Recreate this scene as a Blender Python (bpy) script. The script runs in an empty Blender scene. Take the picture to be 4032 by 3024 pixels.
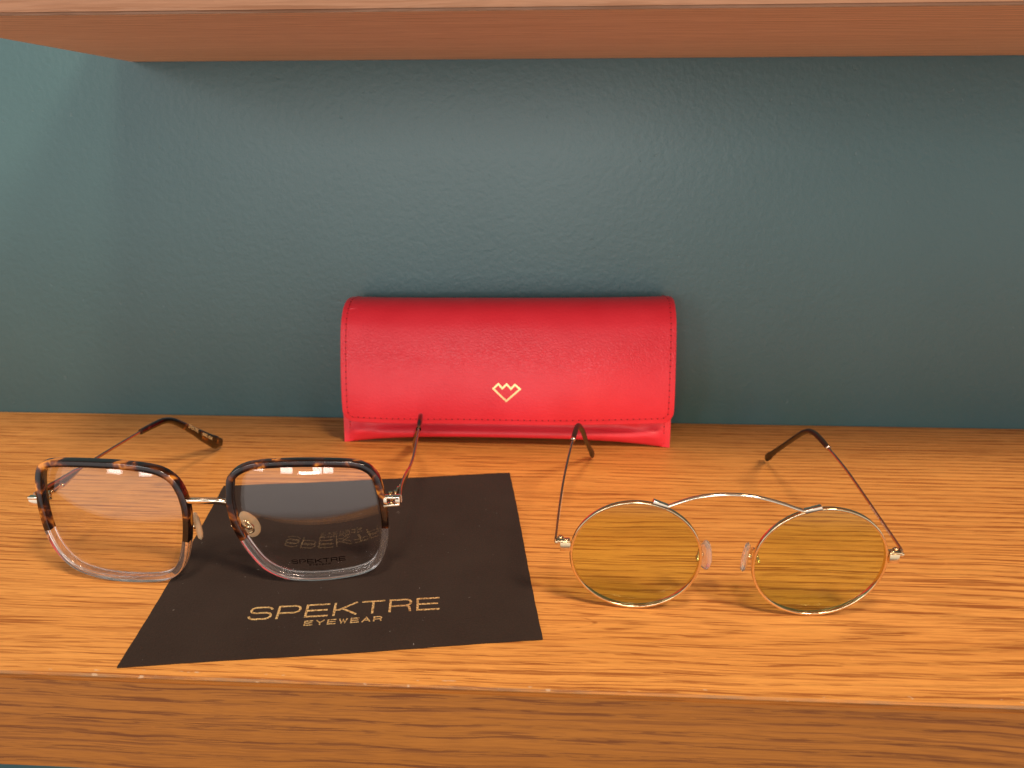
import bpy, bmesh, math, random
from mathutils import Vector, Matrix
random.seed(7)
C = bpy.context.scene.collection
SC = bpy.context.scene
MM = 0.001

# ------------------------------------------------------------------ camera
cam = bpy.data.cameras.new('camera'); co = bpy.data.objects.new('camera', cam); C.objects.link(co)
PITCH, YAW, ROLL = 0.3091, 0.0544, -0.0021
f = Vector((-math.sin(YAW)*math.cos(PITCH), math.cos(YAW)*math.cos(PITCH), -math.sin(PITCH)))
r0 = Vector((math.cos(YAW), math.sin(YAW), 0)); u0 = r0.cross(f)
r = math.cos(ROLL)*r0 + math.sin(ROLL)*u0; u = -math.sin(ROLL)*r0 + math.cos(ROLL)*u0
m = Matrix((r, u, -f)).transposed().to_4x4(); m.translation = Vector((0, 0, .16)); co.matrix_world = m
cam.sensor_fit = 'HORIZONTAL'; cam.sensor_width = 5.76; cam.lens = 5.76*3028/4032
cam.clip_start = .01; cam.clip_end = 50
cam.dof.use_dof = True; cam.dof.focus_distance = .285; cam.dof.aperture_fstop = 2.6
SC.camera = co

# ------------------------------------------------------------------ light
w = bpy.data.worlds.new('World'); SC.world = w; w.use_nodes = True
wn = w.node_tree.nodes; wl = w.node_tree.links
bg = wn['Background']
tc = wn.new('ShaderNodeTexCoord'); sx = wn.new('ShaderNodeSeparateXYZ'); wl.new(tc.outputs['Generated'], sx.inputs[0])
cr = wn.new('ShaderNodeValToRGB'); mr = wn.new('ShaderNodeMapRange')
mr.inputs[1].default_value = -1; mr.inputs[2].default_value = 1
wl.new(sx.outputs['Z'], mr.inputs[0]); wl.new(mr.outputs[0], cr.inputs[0])
e = cr.color_ramp.elements
e[0].position = 0; e[0].color = (.10, .085, .075, 1)          # shop floor close by, a standing person's shade put into its colour
e[1].position = 1; e[1].color = (.30, .28, .26, 1)          # ceiling
x = e.new(.47); x.color = (1.22, 1.13, 1.07, 1); x = e.new(.31); x.color = (.95, .90, .86, 1); x = e.new(.25); x.color = (.10, .085, .075, 1)
x = e.new(.53); x.color = (.52, .51, .50, 1); x = e.new(.68); x.color = (.42, .40, .38, 1); x = e.new(.75); x.color = (.28, .26, .24, 1)                # walls of the shop
wl.new(cr.outputs[0], bg.inputs[0]); bg.inputs[1].default_value = 1.0

def area(name, loc, target, sx_, sy_, power, col, shape='RECTANGLE', spread=180):
    l = bpy.data.lights.new(name, 'AREA'); l.shape = shape; l.size = sx_; l.size_y = sy_
    l.energy = power; l.color = col; l.spread = math.radians(spread)
    o = bpy.data.objects.new(name, l); C.objects.link(o); o.location = loc
    o.rotation_euler = (Vector(target)-Vector(loc)).to_track_quat('-Z', 'Y').to_euler()
    return o
area('ceiling_lamp', (.95, -.82, 1.75), (.0, .28, 0), .40, .40, 36, (1, .80, .60), 'DISK')
area('ceiling_lamp', (.12, -.58, 1.8), (.0, .24, 0), .30, .30, 19, (1, .80, .60), 'DISK')
area('ceiling_lamp', (-.44, .20, .74), (-.16, .3, 0), .07, .07, .13, (1, .90, .80), 'DISK')
# window panes across the shop, one window further to the left, and a strip lamp
for wx, ww in ((-2.15, .55), (-.95, .42), (.10, .30), (.46, .34)):
    area('window_light', (wx, -3.2, .58), (wx*.3, .3, .1), ww, 1.2, 20*ww/.6, (1, .96, .93))
area('window_light', (-2.3, -1.3, 1.15), (-.15, .4, .1), .8, .8, 3.5, (.86, .94, 1.0))
area('strip_lamp', (-.16, -2.1, .02), (-.1, .3, .03), .46, .03, 1.6, (1, .97, .94))
SC.view_settings.view_transform = 'Standard'; SC.view_settings.look = 'None'
SC.view_settings.exposure = 0; SC.view_settings.gamma = 1
SC.cycles.max_bounces = 14; SC.cycles.transparent_max_bounces = 24
SC.cycles.transmission_bounces = 12; SC.cycles.sample_clamp_indirect = 6

# ------------------------------------------------------------------ helpers
def tag(o, label=None, cat=None, group=None, kind=None):
    if label: o['label'] = label
    if cat: o['category'] = cat
    if group: o['group'] = group
    if kind: o['kind'] = kind
    return o
def empty(name, loc, label, cat):
    o = bpy.data.objects.new(name, None); C.objects.link(o); o.location = Vector(loc)*MM
    o.empty_display_size = .01
    return tag(o, label, cat)
def world_origin(o):
    p = Vector((0, 0, 0))
    while o: p += o.location; o = o.parent
    return p
def mesh(name, verts, faces, mat, parent=None, smooth=True, autos=None):
    """verts in world millimetres"""
    off = world_origin(parent) if parent else Vector((0, 0, 0))
    me = bpy.data.meshes.new(name)
    me.from_pydata([Vector(v)*MM-off for v in verts], [], faces)
    bm = bmesh.new(); bm.from_mesh(me); bmesh.ops.recalc_face_normals(bm, faces=bm.faces)
    if autos is not None:
        for ed in bm.edges:
            if len(ed.link_faces) == 2 and ed.calc_face_angle(0) > math.radians(autos): ed.smooth = False
    bm.to_mesh(me); bm.free()
    for p in me.polygons: p.use_smooth = smooth
    me.materials.append(mat)
    o = bpy.data.objects.new(name, me); C.objects.link(o)
    if parent: o.parent = parent
    return o
def join(*vf):
    V, F = [], []
    for v, fc in vf:
        n = len(V); V += list(v); F += [[i+n for i in q] for q in fc]
    return V, F
def catmull(P, n=6, closed=False):
    P = [Vector(p) for p in P]; m = len(P); out = []
    rng = range(m) if closed else range(m-1)
    for i in rng:
        a = P[(i-1) % m] if closed or i > 0 else P[0]*2-P[1]
        b, c = P[i], P[(i+1) % m]
        d = P[(i+2) % m] if closed or i < m-2 else P[-1]*2-P[-2]
        for k in range(n):
            t = k/n
            out.append(.5*((2*b)+(c-a)*t+(2*a-5*b+4*c-d)*t*t+(3*b-a-3*c+d)*t**3))
    if not closed: out.append(P[-1])
    return out
def tube(P, rad, seg=12, upv=None, closed=False, sup=2.0):
    """sweep; rad: number, list of numbers or of (a, b) with a along upv-ish and b across"""
    P = [Vector(p) for p in P]; n = len(P); V, F = [], []
    prev = None
    for i in range(n):
        t = (P[(i+1) % n]-P[i-1]) if (closed or 0 < i < n-1) else (P[1]-P[0] if i == 0 else P[-1]-P[-2])
        t.normalize()
        if upv is not None: a = Vector(upv)
        elif prev is None: a = Vector((0, 0, 1)) if abs(t.z) < .9 else Vector((1, 0, 0))
        else: a = prev
        a = (a-t*a.dot(t)).normalized(); prev = a; b = t.cross(a)
        rr = rad[i] if isinstance(rad, (list, tuple)) else rad
        ra, rb = rr if isinstance(rr, (list, tuple)) else (rr, rr)
        for k in range(seg):
            th = 2*math.pi*k/seg; c_, s_ = math.cos(th), math.sin(th)
            c_ = math.copysign(abs(c_)**(2/sup), c_); s_ = math.copysign(abs(s_)**(2/sup), s_)
            V.append(P[i]+a*ra*c_+b*rb*s_)
    for i in range(n if closed else n-1):
        for k in range(seg):
            F.append([i*seg+k, i*seg+(k+1) % seg, ((i+1) % n)*seg+(k+1) % seg, ((i+1) % n)*seg+k])
    if not closed:
        F.append(list(range(seg))); F.append([(n-1)*seg+k for k in range(seg)][::-1])
    return V, F
def ball(c, rx, ry=None, rz=None, seg=14, rings=9, M=None):
    ry = ry or rx; rz = rz or rx; V, F = [], []
    for i in range(rings+1):
        ph = math.pi*i/rings
        for k in range(seg):
            th = 2*math.pi*k/seg
            v = Vector((rx*math.sin(ph)*math.cos(th), ry*math.sin(ph)*math.sin(th), rz*math.cos(ph)))
            if M: v = M @ v
            V.append(Vector(c)+v)
    for i in range(rings):
        for k in range(seg): F.append([i*seg+k, i*seg+(k+1) % seg, (i+1)*seg+(k+1) % seg, (i+1)*seg+k])
    return V, F
def rbox(c, ax, ay, az, hx, hy, hz, bev=.25):
    """bevelled box with half sizes; axes are unit vectors"""
    bm = bmesh.new(); bmesh.ops.create_cube(bm, size=2)
    for v in bm.verts: v.co = Vector((v.co.x*hx, v.co.y*hy, v.co.z*hz))
    bmesh.ops.bevel(bm, geom=bm.edges[:], offset=bev, segments=2, affect='EDGES', profile=.6)
    V = [Vector(c)+Vector(ax)*v.co.x+Vector(ay)*v.co.y+Vector(az)*v.co.z for v in bm.verts]
    F = [[v.index for v in fc.verts] for fc in bm.faces]; bm.free()
    return V, F

# ------------------------------------------------------------------ materials
def mat(name):
    m = bpy.data.materials.new(name); m.use_nodes = True
    return m, m.node_tree.nodes, m.node_tree.links, m.node_tree.nodes['Principled BSDF']
def math_(n, l, op, a, b=None, clamp=False):
    x = n.new('ShaderNodeMath'); x.operation = op; x.use_clamp = clamp
    for i, v in enumerate((a, b)):
        if v is None: continue
        if isinstance(v, (int, float)): x.inputs[i].default_value = v
        else: l.new(v, x.inputs[i])
    return x.outputs[0]
def comb(n, l, x, y, z):
    c = n.new('ShaderNodeCombineXYZ')
    for i, v in enumerate((x, y, z)):
        if isinstance(v, (int, float)): c.inputs[i].default_value = v
        else: l.new(v, c.inputs[i])
    return c.outputs[0]
def noise(n, l, vec, scale, detail=2, rough=.5, dist=0):
    x = n.new('ShaderNodeTexNoise'); x.inputs['Scale'].default_value = scale; x.inputs['Detail'].default_value = detail
    x.inputs['Roughness'].default_value = rough; x.inputs['Distortion'].default_value = dist
    if vec is not None: l.new(vec, x.inputs['Vector'])
    return x.outputs['Fac']
def ramp(n, l, fac, stops):
    x = n.new('ShaderNodeValToRGB'); l.new(fac, x.inputs[0]); e = x.color_ramp.elements
    e[0].position, e[0].color = stops[0][0], (*stops[0][1], 1); e[1].position, e[1].color = stops[-1][0], (*stops[-1][1], 1)
    for p, c in stops[1:-1]:
        k = e.new(p); k.color = (*c, 1)
    return x.outputs[0]
def maprange(n, l, v, a, b, c=0, d=1):
    x = n.new('ShaderNodeMapRange'); l.new(v, x.inputs[0])
    for i, q in enumerate((a, b, c, d)): x.inputs[i+1].default_value = q
    return x.outputs[0]
def mix(n, l, fac, a, b, bt='MIX'):
    x = n.new('ShaderNodeMix'); x.data_type = 'RGBA'; x.blend_type = bt
    if isinstance(fac, (int, float)): x.inputs[0].default_value = fac
    else: l.new(fac, x.inputs[0])
    for i, v in ((6, a), (7, b)):
        if isinstance(v, tuple): x.inputs[i].default_value = (*v, 1)
        else: l.new(v, x.inputs[i])
    return x.outputs[2]
def bump(n, l, h, strength, dist, p):
    b = n.new('ShaderNodeBump'); b.inputs['Strength'].default_value = strength; b.inputs['Distance'].default_value = dist
    l.new(h, b.inputs['Height']); l.new(b.outputs[0], p.inputs['Normal']); return b

def oak(name, light, dark, pore, xtip, yc, seed, rough=.42, pore_amt=1.0, spec=.36):
    m, n, l, p = mat(name)
    t = n.new('ShaderNodeNewGeometry'); s = n.new('ShaderNodeSeparateXYZ'); l.new(t.outputs['Position'], s.inputs[0])
    X, Y, Z = s.outputs
    V = math_(n, l, 'ADD', Y, Z)                       # unrolled across the front edge
    # slow wandering of the grain
    wob = noise(n, l, comb(n, l, math_(n, l, 'MULTIPLY', X, 5.), math_(n, l, 'MULTIPLY', V, 11.), seed), 1, 3, .5)
    Vw = math_(n, l, 'ADD', V, math_(n, l, 'MULTIPLY', math_(n, l, 'SUBTRACT', wob, .5), .012))
    wob2 = noise(n, l, comb(n, l, math_(n, l, 'MULTIPLY', X, 30.), math_(n, l, 'MULTIPLY', V, 60.), seed+3), 1, 2, .5)
    Vw = math_(n, l, 'ADD', Vw, math_(n, l, 'MULTIPLY', math_(n, l, 'SUBTRACT', wob2, .5), .0022))
    dv = math_(n, l, 'SUBTRACT', Vw, yc)
    # cathedral: parabolic rings whose tips lie on the line V = yc
    q = math_(n, l, 'ADD', math_(n, l, 'SUBTRACT', X, xtip), math_(n, l, 'MULTIPLY', math_(n, l, 'MULTIPLY', dv, dv), 600.))
    R = math_(n, l, 'SQRT', math_(n, l, 'MAXIMUM', math_(n, l, 'DIVIDE', math_(n, l, 'ADD', q, .0), 600.), 1e-8))
    # annual rings (uneven spacing)
    rn = noise(n, l, comb(n, l, seed*1.3, math_(n, l, 'MULTIPLY', R, 1.), 0.), 150., 2, .6)
    ph = math_(n, l, 'ADD', math_(n, l, 'MULTIPLY', R, 240.), math_(n, l, 'MULTIPLY', rn, 1.2))
    fr = math_(n, l, 'FRACT', ph)
    ring = ramp(n, l, fr, [(0, (0, 0, 0)), (.45, (.10,)*3), (.72, (1,)*3), (.84, (.8,)*3), (1, (0, 0, 0))])
    ringf = math_(n, l, 'MULTIPLY', ring, 1.)
    Vp = math_(n, l, 'ADD', V, math_(n, l, 'MULTIPLY', math_(n, l, 'SUBTRACT', wob, .5), .010))
    Vp = math_(n, l, 'ADD', Vp, math_(n, l, 'MULTIPLY', math_(n, l, 'SUBTRACT', wob2, .5), .0012))
    # pores: short dark dashes that follow the rings
    def dashes(sx_, sr, lo, hi, sd):
        v = noise(n, l, comb(n, l, math_(n, l, 'MULTIPLY', X, sx_), math_(n, l, 'MULTIPLY', Vp, sr), sd), 1, 1.2, .5)
        return maprange(n, l, v, lo, hi)
    d1 = dashes(36., 1180., .556, .585, seed+11)
    d2 = dashes(16., 740., .60, .625, seed+17)
    d3 = dashes(120., 1900., .55, .62, seed+23)
    base = ramp(n, l, noise(n, l, comb(n, l, math_(n, l, 'MULTIPLY', X, 3.), math_(n, l, 'MULTIPLY', Vp, 70.), seed+5), 1, 3, .5),
                [(.3, dark), (.5, tuple((a+b)/2 for a, b in zip(light, dark))), (.72, light)])
    fine = noise(n, l, comb(n, l, math_(n, l, 'MULTIPLY', X, 90.), math_(n, l, 'MULTIPLY', Vp, 2600.), seed+7), 1, 2, .6)
    base = mix(n, l, .3, base, ramp(n, l, fine, [(.32, tuple(c*.72 for c in dark)), (.68, tuple(min(1, c*1.1) for c in light))]))
    pm = math_(n, l, 'ADD', math_(n, l, 'MULTIPLY', math_(n, l, 'MAXIMUM', d1, math_(n, l, 'MULTIPLY', d3, .7)), math_(n, l, 'ADD', math_(n, l, 'MULTIPLY', ringf, .95), .28)),
               math_(n, l, 'MULTIPLY', d2, .6))
    big = noise(n, l, comb(n, l, math_(n, l, 'MULTIPLY', X, 7.), math_(n, l, 'MULTIPLY', V, 26.), seed+31), 1, 2, .5)
    pm = math_(n, l, 'MULTIPLY', pm, maprange(n, l, big, .25, .75, .6*pore_amt, 1.15*pore_amt), True)
    col = mix(n, l, math_(n, l, 'MULTIPLY', ringf, math_(n, l, 'ADD', .22, maprange(n, l, X, .05, .16, 0, .42))), base, tuple(c*.55 for c in dark))
    col = mix(n, l, math_(n, l, 'MULTIPLY', pm, .86), col, pore)
    if name == 'oak_shelf':      # worn, dulled arris along the front edge
        wn_ = noise(n, l, comb(n, l, math_(n, l, 'MULTIPLY', X, 60.), 0., seed), 1, 3, .6)
        em = maprange(n, l, Y, .1950, .1955, 1, 0)
        col = mix(n, l, math_(n, l, 'MULTIPLY', em, maprange(n, l, wn_, .35, .65, .25, .85)), col, (.32, .20, .12))
        nick = maprange(n, l, noise(n, l, comb(n, l, math_(n, l, 'MULTIPLY', X, 260.), math_(n, l, 'MULTIPLY', Y, 700.), seed), 1, 1, .5), .70, .73)
        nz = maprange(n, l, Y, .1975, .1982, 1, 0)
        col = mix(n, l, math_(n, l, 'MULTIPLY', nick, math_(n, l, 'MULTIPLY', nz, .7)), col, (.62, .45, .30))
    if name == 'oak_upper_shelf':   # scuffed patch near the wall
        sx_ = math_(n, l, 'MULTIPLY', math_(n, l, 'SUBTRACT', X, -.193), 1/.018); sy_ = math_(n, l, 'MULTIPLY', math_(n, l, 'SUBTRACT', Y, .4225), 1/.006)
        rr_ = math_(n, l, 'ADD', math_(n, l, 'MULTIPLY', sx_, sx_), math_(n, l, 'MULTIPLY', sy_, sy_))
        sn_ = noise(n, l, comb(n, l, math_(n, l, 'MULTIPLY', X, 240.), math_(n, l, 'MULTIPLY', Y, 900.), 0.), 1, 3, .6)
        col = mix(n, l, math_(n, l, 'MULTIPLY', maprange(n, l, rr_, .3, 1, 1, 0), maprange(n, l, sn_, .5, .62, 0, .6)), col, (.9, .62, .45))
    # medullary flecks, pale and sparse
    fl = maprange(n, l, noise(n, l, comb(n, l, math_(n, l, 'MULTIPLY', X, 260.), math_(n, l, 'MULTIPLY', V, 420.), seed+41), 1, 1, .5), .72, .8)
    col = mix(n, l, math_(n, l, 'MULTIPLY', fl, .12), col, tuple(min(1, c*1.35) for c in light))
    l.new(col, p.inputs['Base Color'])
    l.new(maprange(n, l, pm, 0, 1, rough, rough+.22), p.inputs['Roughness'])
    p.inputs['Specular IOR Level'].default_value = spec
    h = math_(n, l, 'SUBTRACT', math_(n, l, 'MULTIPLY', fine, .25), pm)
    bump(n, l, h, .22, .00025, p)
    return m
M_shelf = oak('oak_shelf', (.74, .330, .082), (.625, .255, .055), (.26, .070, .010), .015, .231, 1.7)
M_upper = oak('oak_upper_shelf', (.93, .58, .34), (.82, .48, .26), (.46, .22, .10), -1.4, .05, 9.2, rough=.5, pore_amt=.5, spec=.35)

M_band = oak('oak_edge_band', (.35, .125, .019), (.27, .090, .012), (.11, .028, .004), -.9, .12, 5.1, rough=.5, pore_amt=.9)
M_upedge_dim = oak('oak_upper_front_dimmed', (.34, .165, .088), (.29, .135, .066), (.20, .080, .035), -1.4, .05, 3.3, rough=.5, pore_amt=.5, spec=.35)  # upper shelf oak, darkened to tone down the light on its front
def plaster():
    m, n, l, p = mat('teal_wall_paint')
    t = n.new('ShaderNodeTexCoord'); o = t.outputs['Object']
    a = noise(n, l, o, 620, 3, .55, .5); b = noise(n, l, o, 300, 2, .5, .2); c = noise(n, l, o, 9, 3, .5)
    col = mix(n, l, maprange(n, l, c, .3, .7), (.045, .108, .117), (.053, .122, .131))
    pit = maprange(n, l, noise(n, l, o, 260, 1, .5), .77, .81)
    col = mix(n, l, math_(n, l, 'MULTIPLY', pit, .3), col, (.12, .17, .17))
    l.new(col, p.inputs['Base Color']); p.inputs['Roughness'].default_value = .45
    p.inputs['Specular IOR Level'].default_value = .68
    h = math_(n, l, 'ADD', math_(n, l, 'MULTIPLY', a, .55), math_(n, l, 'MULTIPLY', b, 1.))
    h = math_(n, l, 'SUBTRACT', h, math_(n, l, 'MULTIPLY', pit, .7))
    bump(n, l, h, .45, .00045, p)
    return m
M_wall = plaster()

def leather():
    m, n, l, p = mat('red_leather')
    t = n.new('ShaderNodeTexCoord'); o = t.outputs['Object']
    s = n.new('ShaderNodeSeparateXYZ'); l.new(o, s.inputs[0])
    vec = comb(n, l, math_(n, l, 'MULTIPLY', s.outputs[0], .62), s.outputs[1], s.outputs[2])
    v = n.new('ShaderNodeTexVoronoi'); v.feature = 'DISTANCE_TO_EDGE'; v.inputs['Scale'].default_value = 720
    wv = n.new('ShaderNodeVectorMath'); wv.operation = 'ADD'; l.new(vec, wv.inputs[0])
    nn = n.new('ShaderNodeTexNoise'); nn.inputs['Scale'].default_value = 260; nn.inputs['Detail'].default_value = 2; l.new(o, nn.inputs['Vector'])
    sc = n.new('ShaderNodeVectorMath'); sc.operation = 'SCALE'; sc.inputs['Scale'].default_value = .0022; l.new(nn.outputs['Color'], sc.inputs[0]); l.new(sc.outputs[0], wv.inputs[1])
    l.new(wv.outputs[0], v.inputs['Vector'])
    cell = maprange(n, l, v.outputs['Distance'], 0, .22)
    # coarse creasing lives in the worn band across the middle of the flap
    bandn = math_(n, l, 'ADD', math_(n, l, 'SUBTRACT', s.outputs[2], .0535), math_(n, l, 'MULTIPLY', math_(n, l, 'SUBTRACT', noise(n, l, o, 17, 2, .5), .5), .03))
    band = maprange(n, l, math_(n, l, 'ABSOLUTE', bandn), .001, .016, 1, .28)
    fine = noise(n, l, o, 1500, 2, .5); mid = noise(n, l, vec, 420, 2, .5)
    h = math_(n, l, 'ADD', math_(n, l, 'MULTIPLY', cell, band), math_(n, l, 'ADD', math_(n, l, 'MULTIPLY', mid, .35), math_(n, l, 'MULTIPLY', fine, .12)))
    col = mix(n, l, maprange(n, l, noise(n, l, o, 40, 2, .5), .3, .7), (.78, .022, .040), (.84, .032, .052))
    l.new(col, p.inputs['Base Color'])
    l.new(maprange(n, l, band, .28, 1, .46, .38), p.inputs['Roughness']); p.inputs['Specular IOR Level'].default_value = .45
    bump(n, l, h, .32, .00040, p)
    return m
M_leather = leather()
def simple(name, col, rough=.5, metal=0, coat=0, bumps=None, spec=.5):
    m, n, l, p = mat(name)
    t = n.new('ShaderNodeTexCoord'); f_ = noise(n, l, t.outputs['Object'], 900, 2, .5)
    l.new(mix(n, l, f_, tuple(c*.86 for c in col), tuple(min(1, c*1.12) for c in col)), p.inputs['Base Color'])
    p.inputs['Roughness'].default_value = rough; p.inputs['Metallic'].default_value = metal
    p.inputs['Coat Weight'].default_value = coat; p.inputs['Coat Roughness'].default_value = .04
    p.inputs['Specular IOR Level'].default_value = spec
    if bumps: bump(n, l, f_, *bumps, p)
    return m
M_thread = simple('red_thread', (.74, .018, .035), .5)
M_hole = simple('needle_hole', (.26, .006, .010), .8)
M_edge = simple('red_painted_edge', (.70, .035, .05), .42)
M_gold = simple('polished_gold_metal', (.86, .66, .40), .16, 1)
M_silver = simple('pale_gold_metal', (.93, .76, .58), .12, 1)
M_wire = simple('temple_wire_metal', (.62, .46, .36), .22, 1)
M_foil_red = simple('gold_foil_on_leather', (.93, .66, .30), .38, .55, bumps=(.2, .0002))
M_ink = simple('black_lens_print', (.002, .001, .001), 1, spec=0)
M_darktip = simple('dark_brown_tip_plastic', (.022, .010, .005), .42, 0, 0)
M_tipprint = simple('gold_tip_print', (.85, .62, .30), .4, .3)
M_engrave = simple('pale_engraving', (.85, .70, .60), .5)

def foil():
    m, n, l, p = mat('gold_foil_on_cloth')
    t = n.new('ShaderNodeTexCoord'); o = t.outputs['Object']
    a = noise(n, l, o, 1400, 3, .6); b = noise(n, l, o, 240, 2, .5)
    l.new(ramp(n, l, a, [(.34, (.16, .08, .03)), (.46, (.62, .37, .13)), (.58, (1, .74, .36))]), p.inputs['Base Color'])
    p.inputs['Metallic'].default_value = .6; l.new(maprange(n, l, b, .3, .7, .34, .6), p.inputs['Roughness'])
    bump(n, l, a, .9, .0006, p)
    return m
M_foil = foil()
def cloth():
    m, n, l, p = mat('dark_microfibre')
    t = n.new('ShaderNodeTexCoord'); o = t.outputs['Object']
    a = noise(n, l, o, 1300, 3, .6); b = noise(n, l, o, 34, 3, .5)
    col = mix(n, l, a, (.013, .0072, .0050), (.036, .020, .0135))
    col = mix(n, l, maprange(n, l, b, .35, .7, 0, .35), col, (.040, .025, .018))
    lint = maprange(n, l, noise(n, l, o, 480, 1, .4, 1.5), .79, .81)
    col = mix(n, l, math_(n, l, 'MULTIPLY', lint, .5), col, (.35, .32, .30))
    l.new(col, p.inputs['Base Color']); p.inputs['Roughness'].default_value = .9; p.inputs['Specular IOR Level'].default_value = .15
    p.inputs['Sheen Weight'].default_value = .06; p.inputs['Sheen Roughness'].default_value = .5
    bump(n, l, math_(n, l, 'ADD', a, math_(n, l, 'MULTIPLY', b, 2)), .35, .0004, p)
    return m
M_cloth = cloth()
def tortoise(k=0, nm='tortoiseshell_acetate'):
    m, n, l, p = mat(nm)
    t = n.new('ShaderNodeTexCoord'); o = t.outputs['Object']
    a = noise(n, l, o, 125, 2, .5, .8); b = noise(n, l, o, 260, 1, .5, .5)
    v = math_(n, l, 'ADD', math_(n, l, 'MULTIPLY', a, .75), math_(n, l, 'MULTIPLY', b, .3))
    col = ramp(n, l, v, [(.48+k, (.007, .0022, .0012)), (.575+k, (.038, .008, .002)), (.62+k, (.15, .036, .005)), (.68+k, (.60, .22, .028))])
    l.new(col, p.inputs['Base Color']); p.inputs['Roughness'].default_value = .10
    p.inputs['Coat Weight'].default_value = .35; p.inputs['Coat Roughness'].default_value = .03
    return m
M_tort = tortoise()
M_tort2 = tortoise(.045, 'darker_tortoiseshell_acetate')
def thin_glass(name, tint, refl=.05, rough=0.0, haze=None):
    """a pane that lets light straight through and mirrors by angle, on both of its faces"""
    m, n, l, p = mat(name); n.remove(p)
    out = [x for x in n if x.type == 'OUTPUT_MATERIAL'][0]
    tr = n.new('ShaderNodeBsdfTransparent'); tr.inputs[0].default_value = (*tint, 1)
    gl = n.new('ShaderNodeBsdfGlossy'); gl.inputs['Roughness'].default_value = rough
    lw = n.new('ShaderNodeLayerWeight'); lw.inputs['Blend'].default_value = .5
    pw = math_(n, l, 'POWER', lw.outputs['Facing'], 5.)
    fac = math_(n, l, 'ADD', math_(n, l, 'MULTIPLY', pw, .9), refl, True)
    ms = n.new('ShaderNodeMixShader'); l.new(fac, ms.inputs[0]); l.new(tr.outputs[0], ms.inputs[1]); l.new(gl.outputs[0], ms.inputs[2])
    l.new(ms.outputs[0], out.inputs[0]); return m
M_clearlens = thin_glass('clear_demo_lens', (.985, .98, .975), .055)
M_yellow = thin_glass('yellow_green_lens', (.895, .93, .69), .035)
def clear_plastic(name, col, rough=.03, tr=1.0, ior=1.4):
    m, n, l, p = mat(name)
    p.inputs['Base Color'].default_value = (*col, 1); p.inputs['Roughness'].default_value = rough
    p.inputs['Transmission Weight'].default_value = tr; p.inputs['IOR'].default_value = ior
    return m
M_clear = clear_plastic('clear_pink_acetate', (1, .90, .86), .02, .97, 1.45)
M_pad = clear_plastic('silicone_nose_pad', (1, .78, .52), .22, .6, 1.35)
M_pad2 = clear_plastic('clear_nose_pad', (1, .86, .80), .08, .86, 1.38)

# ------------------------------------------------------------------ setting
# teal wall
WY = 429.5
def slab(name, x0, x1, y0, y1, z0, z1, m_, bev=0, **k):
    bm = bmesh.new(); bmesh.ops.create_cube(bm, size=1)
    for v in bm.verts: v.co = Vector(((x0+x1)/2+v.co.x*(x1-x0), (y0+y1)/2+v.co.y*(y1-y0), (z0+z1)/2+v.co.z*(z1-z0)))
    if bev: bmesh.ops.bevel(bm, geom=bm.edges[:], offset=bev, segments=4, affect='EDGES')
    V = [v.co.copy() for v in bm.verts]; F = [[v.index for v in fc.verts] for fc in bm.faces]; bm.free()
    return mesh(name, V, F, m_, autos=25, **k)
wall = slab('wall', -1500, 1500, WY, WY+100, -1200, 1500, M_wall); tag(wall, kind='structure')
low = empty('wooden_shelf', (0, 311, -35.5), 'honey coloured oak shelf carrying the spectacles, its front edge showing', 'shelf')
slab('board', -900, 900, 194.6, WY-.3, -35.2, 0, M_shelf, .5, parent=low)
slab('front_edge', -900, 900, 192.9, 194.5, -35.5, -.35, M_band, .5, parent=low)
up_ = empty('wooden_shelf', (337, 350, 199.1), 'reddish brown wooden shelf overhead, seen from below, ending at the left of the teal wall', 'shelf')
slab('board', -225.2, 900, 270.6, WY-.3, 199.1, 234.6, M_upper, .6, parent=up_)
slab('front_edge', -225.2, 900, 268.6, 270.5, 199.0, 234.8, M_upedge_dim, .8, parent=up_)  # added facing in the darkened oak, keeps the lit front dim

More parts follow.
